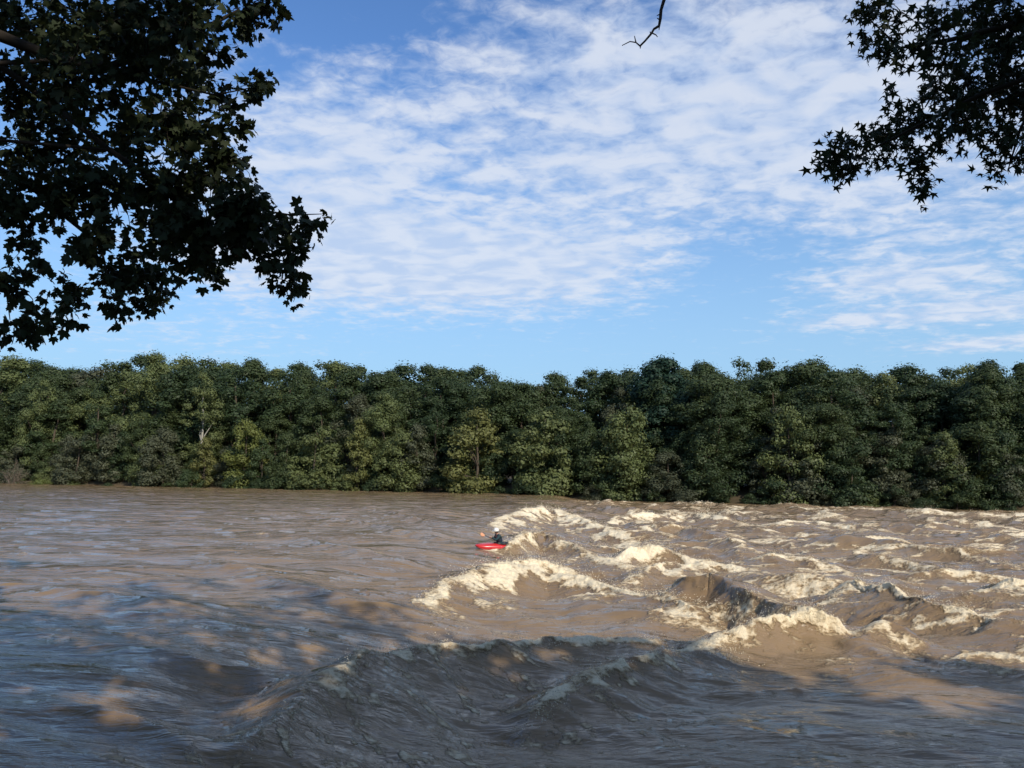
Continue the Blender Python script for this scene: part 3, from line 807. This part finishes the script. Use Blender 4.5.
def leaves_mesh(name, C, tipdir, size, kind, mat, r):
    Lp, Lf = leaf_shape(kind)
    n = len(C)
    T = tipdir / (np.linalg.norm(tipdir, axis=1)[:, None] + 1e-9)
    N = r.normal(0, .75, (n, 3)) + (0, 0, .9)
    U = np.cross(T, N); U /= np.linalg.norm(U, axis=1)[:, None] + 1e-9
    N = np.cross(U, T)
    s = size[:, None, None]
    asp = r.uniform(.8, 1.15, (n, 1, 1)); curl = r.uniform(.2, 2.2, (n, 1, 1))
    V = C[:, None, :] + s * (Lp[None, :, 0:1] * asp * U[:, None, :] + (Lp[None, :, 1:2] + .35) * T[:, None, :] + Lp[None, :, 2:3] * curl * N[:, None, :])
    k = len(Lp)
    Fc = (Lf[None] + k * np.arange(n)[:, None, None]).reshape(-1, 3)
    lv = np.clip(r.normal(.5, .25, n), 0, 1)
    return mesh_np(name, V.reshape(-1, 3), Fc, mat, False, {'leafvar': np.repeat(lv, k)})

def sprays(centres, r):
    """leafy twigs filling round clumps: (centre, radius, leaf count) -> leaf points, tip directions, twig lines"""
    C = []; T = []; tw = []
    for c, rad, cnt in centres:
        c = np.asarray(c, float)
        nt_ = max(3, int(cnt / 11)); per = max(4, int(cnt / nt_))
        for _ in range(nt_):
            d = r.normal(0, 1, 3); d /= np.linalg.norm(d)
            a = c + d * rad * r.uniform(0, .35); b = c + d * rad * r.uniform(.7, 1.05) + np.array((0, 0, -.12 * rad))
            tw.append((a, b))
            for q_ in range(per):
                t = (q_ + r.random()) / per
                p = a + (b - a) * t + r.normal(0, .05, 3)
                C.append(p); T.append((b - a) / (np.linalg.norm(b - a) + 1e-6) * .6 + r.normal(0, .6, 3) + np.array((0, 0, -.55)))
    return np.array(C), np.array(T), tw

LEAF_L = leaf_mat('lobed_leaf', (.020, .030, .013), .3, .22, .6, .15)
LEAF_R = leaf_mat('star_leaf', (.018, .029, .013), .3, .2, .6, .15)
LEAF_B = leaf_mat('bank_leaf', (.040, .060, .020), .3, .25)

def near_tree(name, base, height, crown, kind, mat, label, hang, twigs_extra=(), trunk_r=.34, n_up=9000, upsize=.17, seed=1, lift=.3, limbs_to=(), leaf_size=(.075, .115)):
    r = np.random.default_rng(seed)
    x, y = base; z = gz_at(x, y)
    root = empty(name, (x, y, z)); tag(root, label, 'tree')
    o = np.array((x, y, z))
    g = Geo()
    top = np.array((r.normal(0, .5), r.normal(0, .5), height * .8))
    P = wobble((0, 0, -.4), top, 10, .008)
    g.tube(P, np.concatenate([[trunk_r * 1.35], np.linspace(trunk_r, trunk_r * .22, 9)]), 12)
    link('trunk', g.mesh('trunk', BARK), root)
    g = Geo()
    cl = []
    for (cx_, cy_, cz_, rx, ry, rz, n_) in crown:
        for _ in range(n_):
            d = r.normal(0, 1, 3); d /= np.linalg.norm(d); d *= r.uniform(.45, 1.0)
            cl.append((np.array((cx_, cy_, cz_)) + d * np.array((rx, ry, rz)), r.uniform(.8, 1.35)))
    for c, rad in cl[::max(2, len(cl) // 24)]:
        h = np.clip(c[2] * .7, height * lift, height * .78); k = np.interp(h, P[:, 2], np.arange(10)); i_ = min(8, int(k)); b0 = P[i_] + (P[i_ + 1] - P[i_]) * (k - i_)
        g.tube(wobble(b0, c, 6, .025, .04), np.linspace(.07, .012, 6), 6)
    for line, r0, r1 in limbs_to:
        L = np.concatenate([[(P[3] if seed == 11 else P[2])], np.array(line) - o]); n_ = len(L)
        if line[0] is not limbs_to[0][0][0] and np.linalg.norm(L[1] - L[0]) > 6: L = L[1:]; n_ -= 1
        g.tube(L, np.linspace(r0, r1, n_), 7)
    per = max(20, n_up // max(1, len(cl)))
    C, T, tw = sprays([(c, rad, per) for c, rad in cl], r)
    # visible hanging sprays
    hl = [(np.asarray(c) - o, rad, cnt) for c, rad, cnt in hang]
    if hl:
        C2, T2, tw2 = sprays(hl, r)
        for a, b in tw2: g.tube(wobble(a, b, 4, .04), np.linspace(.006, .0025, 4), 4)
    for line, r0, r1 in twigs_extra:
        L = np.array(line) - o; g.tube(L, np.linspace(r0, r1, len(L)), 5)
    link('branches', g.mesh('branches', DARKBARK), root)
    link('crown', leaves_mesh('crown', C, T, r.uniform(.75, 1.25, len(C)) * upsize, kind, mat, r), root)
    if hl:
        link('hanging_foliage', leaves_mesh('hanging_foliage', C2, T2, r.uniform(*leaf_size, len(C2)), kind, mat, r), root)
    return root

rh = np.random.default_rng(77)
def clump(px, py, depth, rpx, cnt):
    p = at_depth(px, py, depth)
    return (p, rpx / F * depth, cnt)

# hanging foliage of the left tree: picture column, row, radius in pixels, leaf count; depth is drawn per clump
LEFT = [(20, 20, 62, 300), (85, 15, 62, 300), (145, 20, 58, 260), (200, 18, 42, 170), (245, 8, 34, 130), (272, 4, 20, 50),
        (20, 85, 50, 180), (70, 70, 50, 220), (130, 60, 44, 180), (175, 70, 40, 150), (205, 70, 28, 70), (222, 92, 24, 60), (255, 88, 22, 55), (268, 84, 12, 14),
        (25, 140, 50, 190), (75, 150, 48, 210), (125, 125, 44, 170), (165, 120, 46, 210), (200, 125, 38, 150), (232, 120, 20, 40),
        (20, 195, 44, 170), (65, 195, 44, 180), (115, 185, 44, 190), (165, 180, 48, 230), (210, 170, 42, 190), (240, 165, 22, 50), (236, 195, 34, 120),
        (30, 235, 34, 100), (95, 235, 34, 130), (165, 225, 44, 220), (205, 225, 46, 260), (245, 222, 42, 230), (280, 220, 34, 150), (310, 220, 20, 50), (322, 216, 9, 8),
        (20, 285, 36, 130), (60, 285, 30, 100), (110, 270, 32, 120), (145, 265, 36, 160), (150, 295, 30, 110), (185, 258, 26, 80), (210, 268, 20, 45), (285, 250, 24, 70), (288, 282, 20, 60), (262, 252, 22, 50), (297, 292, 10, 14),
        (15, 322, 26, 70), (42, 322, 18, 36), (72, 308, 16, 34), (118, 308, 14, 26), (105, 285, 20, 45), (128, 30, 40, 120), (60, 40, 50, 160), (40, 110, 50, 160), (110, 100, 36, 90), (210, 50, 22, 40), (185, 25, 44, 120)]
hangL = [clump(px, py, rh.uniform(7.2, 9.6), rp, int(c * (1.28 if rp >= 40 else .98))) for px, py, rp, c in LEFT]
def pl(*pp): return [at_depth(*p) for p in pp]
limbsL = [(pl((-420, 150, 7.2), (-200, 70, 7.4), (-60, 25, 7.6), (0, 36, 7.8), (60, 60, 8.0), (110, 66, 8.2), (180, 40, 8.4), (240, 10, 8.5)), .10, .018),
          (pl((-420, 190, 7.2), (-200, 160, 7.4), (-40, 150, 8.0), (30, 185, 8.1), (55, 208, 8.2), (100, 245, 8.2), (108, 275, 8.2)), .07, .008),
          (pl((-60, 25, 7.6), (20, 80, 8.2), (110, 150, 8.4), (170, 190, 8.4), (230, 205, 8.4), (290, 215, 8.5), (322, 214, 8.5)), .045, .004),
          (pl((110, 150, 8.4), (180, 215, 8.3), (230, 240, 8.3), (285, 262, 8.3), (296, 290, 8.3)), .02, .003),
          (pl((60, 60, 8.0), (150, 80, 8.2), (215, 95, 8.2), (270, 84, 8.2)), .03, .003),
          (pl((-200, 160, 7.4), (-40, 230, 8.0), (5, 280, 8.0), (10, 320, 8.0)), .04, .004)]
crownL = [(0, 0, 16, 5.8, 5.4, 5.8, 60), (3.0, .5, 10.5, 3.5, 3, 1.6, 14), (-3, 1.0, 9, 4, 4, 3, 16)]
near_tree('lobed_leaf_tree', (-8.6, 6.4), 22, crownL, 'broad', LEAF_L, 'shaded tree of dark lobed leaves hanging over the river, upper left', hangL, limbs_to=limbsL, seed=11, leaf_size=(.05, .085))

# right tree with star leaves and a dead hanging twig
RIGHT = [(868, 12, 24, 46), (905, 22, 20, 34), (890, 45, 20, 40), (868, 40, 16, 24), (930, 30, 22, 40), (938, 14, 16, 22), (912, 60, 24, 48), (950, 55, 28, 70), (985, 20, 40, 150), (1015, 40, 44, 190),
         (960, 12, 14, 16), (1000, 75, 42, 170), (965, 85, 34, 100), (935, 95, 24, 50), (925, 118, 30, 80), (905, 130, 24, 55), (955, 120, 28, 76), (990, 110, 34, 100), (1020, 100, 38, 150), (880, 140, 20, 40), (862, 140, 16, 24),
         (850, 160, 24, 60), (829, 167, 12, 26), (885, 168, 20, 46), (912, 160, 22, 44), (920, 184, 20, 44), (948, 148, 16, 22), (1005, 145, 26, 66), (1018, 165, 24, 50), (1000, 178, 14, 20), (1035, 130, 40, 130), (1040, 60, 50, 160), (895, 95, 12, 12), (875, 22, 18, 24), (900, 112, 9, 8)]
hangR = [clump(px - 2, py - 7, rh.uniform(5.8, 7.4), rp, int(c * 1.4)) for px, py, rp, c in RIGHT]
limbsR = [(pl((1500, -160, 3.2), (1300, -60, 4.6), (1150, 20, 6.0), (1050, 70, 6.4), (980, 95, 6.6), (920, 125, 6.6), (860, 155, 6.6), (830, 165, 6.6)), .045, .003),
          (pl((1150, 20, 6.0), (1030, 20, 6.4), (950, 40, 6.5), (900, 48, 6.5), (868, 18, 6.5)), .035, .004),
          (pl((1050, 70, 6.4), (1020, 130, 6.5), (1008, 170, 6.5)), .02, .004)]
crownR = [(0, -.5, 12.5, 5.5, 5, 6, 60), (-2.0, 2.0, 11.5, 3, 3, 2.0, 12)]
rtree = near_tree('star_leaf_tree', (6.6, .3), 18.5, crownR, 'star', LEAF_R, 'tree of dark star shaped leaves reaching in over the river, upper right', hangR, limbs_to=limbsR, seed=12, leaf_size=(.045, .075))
# dead twig: a limb passes above the frame and ends in a leafless kinked twig
o = np.array(rtree.location)
g = Geo()
lim = [o + (0, 0, 4.2)] + pl((1500, -160, 3.2), (1200, -260, 4.2), (860, -190, 5.4), (700, -110, 5.8), (672, -50, 5.9), (664, 0, 5.9))
tw = pl((664, 0, 5.9), (661, 10, 5.9), (660.3, 19, 5.9), (659, 26, 5.9), (654, 29, 5.9), (651, 34, 5.9), (645, 41, 5.9), (640, 46, 5.9), (636, 42.5, 5.9), (630, 41.5, 5.9), (622, 45.5, 5.9))
g.tube(np.array(lim) - o, np.array((.07, .06, .05, .035, .022, .016, .0145)), 7)
g.tube(np.array(tw) - o, np.array((.0145, .013, .0125, .011, .009, .0085, .0075, .0085, .005, .004, .003)), 6)
for a in (((660.5, 14, 5.9), (657, 15.5, 5.88)), ((660, 20, 5.9), (657, 18, 5.9)), ((659.5, 25, 5.9), (659, 30, 5.9)), ((652, 33, 5.9), (656, 35, 5.9), (657.5, 37, 5.9)), ((636, 42.5, 5.9), (634.5, 36, 5.9)), ((640.5, 45.5, 5.9), (640.2, 48.5, 5.9)), ((651, 34, 5.9), (650, 31.5, 5.9))):
    L = np.array(pl(*a)) - o; g.tube(L, np.linspace(.006, .003, len(L)), 5)
bb = link('bare_branch', g.mesh('bare_branch', simple_mat('dead_bark', (.05, .04, .032), .9, .2, .3, 20.)), rtree)
tag(bb, 'leafless kinked dead twig hanging from above')

# further trees of the near bank, they stand behind and beside the viewer and shade the water in front
BANKT = [(14, -3.2, 17, 5.6, 'broad tree on the near bank next to the star leaved tree'), (22.5, -4.2, 18.5, 6.0, 'second tree downstream of the star leaved tree'),
         (31, -8, 21, 6.3, 'third tree downstream of the star leaved tree'), (41, -12, 21, 6.3, 'near bank tree farthest downstream'),
         (-15.5, 8.8, 23, 5.6, 'first tree upstream of the lobed leaved tree'), (-24, 12.4, 24, 6.0, 'near bank tree farthest upstream'),
         (10.5, -1.4, 13, 4.4, 'smaller near bank tree close beside the star leaved tree'), (18.4, -3.6, 14, 4.6, 'smaller near bank tree second downstream'), (26.6, -6.6, 14, 4.6, 'smaller near bank tree third downstream'),
         (12, -12, 19, 6.0, 'tall near bank tree standing back from the water'), (1.5, -5.5, 18, 5.0, 'near bank tree straight behind the viewpoint')]
for k, (x, y, h, rr_, lab) in enumerate(BANKT):
    near_tree('bank_tree', (x, y), h, [(0, 0, h * .58, rr_, rr_, h * .37, 150)], 'star', LEAF_B, lab, [], seed=30 + k, n_up=11000, upsize=.34)

# ------------------------------------------------------------------ kayak, paddler, paddle
RED = simple_mat('red_plastic', (.50, .022, .022), .3, .5, .12, 3., 0, .3)
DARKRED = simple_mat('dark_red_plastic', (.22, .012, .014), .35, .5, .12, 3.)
BLACK = simple_mat('black_rubber', (.02, .02, .022), .6, .4, .2, 8.)
JACKET = simple_mat('dark_teal_cloth', (.012, .034, .040), .7, .3, .3, 9., .004)
VEST = simple_mat('navy_vest', (.014, .020, .034), .75, .3, .25, 9., .004)
SKIN = simple_mat('skin', (.36, .20, .14), .55, .4, .1, 12.)
WHITE = simple_mat('white_plastic', (.68, .68, .64), .3, .5, .04, 5.)
ORANGE = simple_mat('orange_blade', (.75, .36, .20), .4, .5, .1, 5.)
HAIR = simple_mat('dark_hair', (.03, .022, .016), .8, .2, .2, 20.)

heading = HEAD          # the bow points upstream and a little towards the viewer
KB = Vector((KP[0], KP[1], KZ - .09))
def rooted(name, label, cat, pitch=0.0, roll=0.0):
    e = empty(name, KB); e.rotation_euler = (roll, pitch, heading); tag(e, label, cat); return e

def loft(sections, seg=20):
    """sections: (x, half width, z bottom, z top, power) -> closed hull"""
    g = Geo(); V = []; Fc = []
    for (x, w, zb, zt, pw) in sections:
        zc_ = (zb + zt) / 2; hz = (zt - zb) / 2
        for k in range(seg):
            a = 2 * math.pi * k / seg; c_, s_ = math.cos(a), math.sin(a)
            V.append((x, w * math.copysign(abs(c_) ** pw, c_), zc_ + hz * math.copysign(abs(s_) ** pw, s_)))
    n = len(sections)
    for i in range(n - 1):
        for k in range(seg):
            Fc.append((i * seg + k, i * seg + (k + 1) % seg, (i + 1) * seg + (k + 1) % seg, (i + 1) * seg + k))
    for i in (0, n - 1):
        for k in range(0, seg // 2 - 1):
            Fc.append((i * seg + k, i * seg + k + 1, i * seg + seg - 2 - k, i * seg + (seg - 1 - k)))
    g.add(V, Fc); return g

kay = rooted('whitewater_kayak', 'short red whitewater kayak surfing the foaming wave', 'kayak', R(-4), R(-8))
secs = [(1.02, .04, .17, .20, .9), (.98, .13, .12, .22, .8), (.85, .22, .05, .24, .75), (.60, .29, -.02, .27, .7), (.30, .325, -.06, .31, .7), (0, .335, -.07, .33, .7), (-.30, .325, -.06, .31, .7), (-.60, .27, -.02, .26, .75), (-.85, .18, .05, .21, .8), (-.98, .09, .10, .18, .9), (-1.02, .03, .13, .16, .9)]
secs = [(x * 1.02 + .10, *q_) for x, *q_ in secs]
hull = link('hull', loft(secs).mesh('hull', RED), kay)
# darker underside band along the chine
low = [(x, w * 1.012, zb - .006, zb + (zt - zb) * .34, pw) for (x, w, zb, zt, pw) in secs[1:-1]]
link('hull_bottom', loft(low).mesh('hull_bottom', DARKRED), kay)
def ring(cx_, cz_, rx, ry, rad, seg=28, tilt=0.0):
    g = Geo(); a = np.linspace(0, 2 * math.pi, seg + 1)
    g.tube(np.stack([cx_ + rx * np.cos(a), ry * np.sin(a), cz_ + tilt * rx * np.cos(a)], 1), np.full(seg + 1, rad), 6); return g
link('cockpit_rim', ring(-.19, .335, .38, .24, .018).mesh('cockpit_rim', BLACK), kay)
for sx_ in (1, -1):
    g = Geo(); x0 = .86 * 1.02 * sx_ + .10
    g.tube([(x0 - .07, 0, .235), (x0 - .05, 0, .28), (x0 + .05, 0, .265), (x0 + .07, 0, .20)], [.011] * 4, 6)
    link('grab_loop', g.mesh('grab_loop', BLACK), kay)

def skin(name, verts, edges, radii, mat, parent=None, sub=2, root=0):
    me = bpy.data.meshes.new(name); me.from_pydata(verts, edges, []); me.materials.append(mat)
    o = link(name, me, parent)
    md = o.modifiers.new('skin', 'SKIN'); md.use_smooth_shade = True
    for v, rd in zip(me.skin_vertices[0].data, radii): v.radius = (rd, rd) if not isinstance(rd, tuple) else rd
    me.skin_vertices[0].data[root].use_root = True
    s_ = o.modifiers.new('sub', 'SUBSURF'); s_.levels = sub; s_.render_levels = sub
    return o

# paddler, sitting, facing the bow (+x), leaning forward, forward arm reaching to the paddle
body_v = [(0, 0, .30), (.02, 0, .45), (.05, 0, .62), (.09, 0, .76), (.12, 0, .83), (.15, 0, .90), (.17, 0, 1.00),
          (.10, .19, .745), (.31, .25, .60), (.47, .115, .735), (.52, .10, .755),          # left arm: shoulder, elbow, wrist, palm
          (.08, -.19, .745), (.13, -.33, .54), (.19, -.21, .59), (.22, -.165, .605),      # right arm
          (.22, .12, .17), (.48, .14, .14), (.72, .09, .13), (.22, -.12, .17), (.48, -.14, .14), (.72, -.09, .13)]
body_e = [(0, 1), (1, 2), (2, 3), (3, 4), (4, 5), (5, 6), (3, 7), (7, 8), (8, 9), (9, 10), (3, 11), (11, 12), (12, 13), (13, 14), (0, 15), (15, 16), (16, 17), (0, 18), (18, 19), (19, 20)]
body_r = [(.15, .13), (.14, .12), (.155, .12), (.13, .10), .058, .075, .085, .062, .048, .034, .036, .062, .048, .034, .036, .08, .062, .045, .08, .062, .045]
for base_i, c_, sgn in ((10, np.array((.52, .10, .755)), 1), (14, np.array((.22, -.165, .605)), -1)):
    for k in range(5):                                     # four curled fingers and a thumb round the shaft
        if k < 4:
            off = np.array((.045, sgn * (.028 - .019 * k), .02)); ln = (.038, .044, .042, .032)[k]
            p1 = c_ + off; p2 = p1 + np.array((ln * .6, 0, -.028)); p3 = p2 + np.array((-ln * .5, 0, -.03))
        else:
            p1 = c_ + np.array((.0, -sgn * .035, -.012)); p2 = p1 + np.array((.03, -sgn * .006, -.03)); p3 = p2 + np.array((.022, sgn * .012, -.012))
        n0 = len(body_v)
        body_v += [tuple(p1), tuple(p2), tuple(p3)]; body_e += [(base_i, n0), (n0, n0 + 1), (n0 + 1, n0 + 2)]; body_r += [.010, .009, .008]
pers = skin('person', body_v, body_e, body_r, SKIN, None, 2, 0)
pers.location = KB + Vector((*(-.17 * KD), -.05)); pers.rotation_euler = (R(-6), R(6), heading)
tag(pers, 'paddler in white helmet and dark jacket leaning forward in the red kayak', 'person')
# jacket over torso and arms
jv = [(-.01, 0, .20)] + body_v[1:5] + [body_v[7], body_v[8], body_v[9]] + [body_v[11], body_v[12], body_v[13]]
je = [(0, 1), (1, 2), (2, 3), (3, 4), (3, 5), (5, 6), (6, 7), (3, 8), (8, 9), (9, 10)]
skin('jacket', jv, je, [(.19, .17), (.165, .145), (.17, .135), (.145, .115), .068, .076, .062, .046, .076, .062, .046], JACKET, pers)
skin('life_vest', [(.01, 0, .42), (.03, 0, .52), (.055, 0, .63), (.08, 0, .71)], [(0, 1), (1, 2), (2, 3)], [(.185, .155), (.19, .165), (.19, .16), (.15, .12)], VEST, pers)
skirt = loft([(-.40, .05, .335, .36, 1), (-.34, .16, .335, .38, 1), (-.15, .235, .335, .40, 1), (.1, .24, .335, .41, 1), (.28, .18, .335, .385, 1), (.36, .06, .335, .36, 1)])
link('spray_skirt', skirt.mesh('spray_skirt', BLACK), pers)
def ball(c_, r_, seg=24, rings=14, lo=-1.0, sc=(1, 1, 1)):
    g = Geo(); V = []; Fc = []
    ph = np.linspace(math.asin(lo) if lo > -1 else -math.pi / 2 + .02, math.pi / 2 - .02, rings)
    for p in ph:
        for k in range(seg):
            a = 2 * math.pi * k / seg
            V.append((c_[0] + r_ * sc[0] * math.cos(p) * math.cos(a), c_[1] + r_ * sc[1] * math.cos(p) * math.sin(a), c_[2] + r_ * sc[2] * math.sin(p)))
    for i_ in range(rings - 1):
        for k in range(seg): Fc.append((i_ * seg + k, i_ * seg + (k + 1) % seg, (i_ + 1) * seg + (k + 1) % seg, (i_ + 1) * seg + k))
    g.add(V, Fc); return g
hd = (.17, 0, .985)
hel = link('helmet', ball((hd[0], 0, hd[2] + .02), .128, lo=-.25, sc=(1.08, .95, 1.0)).mesh('helmet', WHITE), pers)
g = Geo(); a = np.linspace(-.95, .95, 9)
g.tube(np.stack([hd[0] + .17 * np.cos(a), .145 * np.sin(a), np.full(9, hd[2] + .01)], 1), np.full(9, .014), 5)
link('visor', g.mesh('visor', WHITE), hel)
for sg in (1, -1):
    g = Geo(); g.tube([(hd[0], .125 * sg, hd[2]), (hd[0] + .02, .09 * sg, hd[2] - .08), (hd[0] + .05, .02 * sg, hd[2] - .115)], [.008] * 3, 5)
    link('chin_strap', g.mesh('chin_strap', BLACK), hel)
link('hair', ball((hd[0] - .035, 0, hd[2] - .035), .098, lo=-.9, sc=(.8, .92, .9)).mesh('hair', HAIR), pers)
# face: nose, eyes, mouth, ears as one small mesh each
g = ball((hd[0] + .092, 0, hd[2] - .025), .018, 8, 6, sc=(1, .7, 1.3)); link('nose', g.mesh('nose', SKIN), pers)
for sg in (1, -1):
    link('eye', ball((hd[0] + .080, .032 * sg, hd[2] - .002), .011, 8, 6).mesh('eye', WHITE), pers)
    link('ear', ball((hd[0], .095 * sg, hd[2] - .03), .026, 8, 6, sc=(.7, .35, 1)).mesh('ear', SKIN), pers)
g = Geo(); g.tube([(hd[0] + .074, -.025, hd[2] - .065), (hd[0] + .082, 0, hd[2] - .067), (hd[0] + .074, .025, hd[2] - .065)], [.005] * 3, 5)
link('mouth', g.mesh('mouth', simple_mat('lips', (.30, .10, .08), .5)), pers)

# paddle through both hands
pad = rooted('paddle', 'double bladed paddle with orange blade held out over the bow', 'paddle', R(6), R(-6))
pad.location = KB + Vector((*(-.17 * KD), -.05))
hl_ = np.array((.57, .10, .74)); hr_ = np.array((.27, -.165, .59)); dv = (hl_ - hr_) / np.linalg.norm(hl_ - hr_)
# the forward blade reaches past the bow, shaft turned towards it
e0 = hr_ - dv * .42; e1 = hl_ + dv * .55
g = Geo(); g.tube([e0, hr_, hl_, e1], [.015] * 4, 8)
link('shaft', g.mesh('shaft', BLACK), pad)
for end, sg in ((e0, -1), (e1, 1)):
    d_ = dv * sg; nn = np.cross(d_, (0, 0, 1.0)); nn /= np.linalg.norm(nn); w_ = np.cross(nn, d_)
    g = Geo(); V = []; prof = [(-.02, .016), (.06, .045), (.16, .075), (.28, .095), (.40, .085), (.46, .055), (.48, .02)]
    for l_, w2 in prof:
        for a_, b_ in ((-1, 0), (-.5, .012), (0, .018), (.5, .012), (1, 0), (.5, -.006), (0, 0), (-.5, -.006)):
            V.append(end + d_ * l_ + w_ * w2 * a_ + nn * (b_ - .05 * (l_ - .2) ** 2 - .25 * w2 * w2 * a_ * a_))
    Fc = [(i_ * 8 + k, i_ * 8 + (k + 1) % 8, (i_ + 1) * 8 + (k + 1) % 8, (i_ + 1) * 8 + k) for i_ in range(6) for k in range(8)]
    g.add(V, Fc); link('blade', g.mesh('blade', ORANGE), pad)

# ------------------------------------------------------------------ render settings
S.cycles.max_bounces = 4; S.cycles.diffuse_bounces = 2; S.cycles.glossy_bounces = 2; S.cycles.transmission_bounces = 2
S.cycles.use_denoising = True
S.cycles.use_adaptive_sampling = True; S.cycles.adaptive_threshold = 0.02
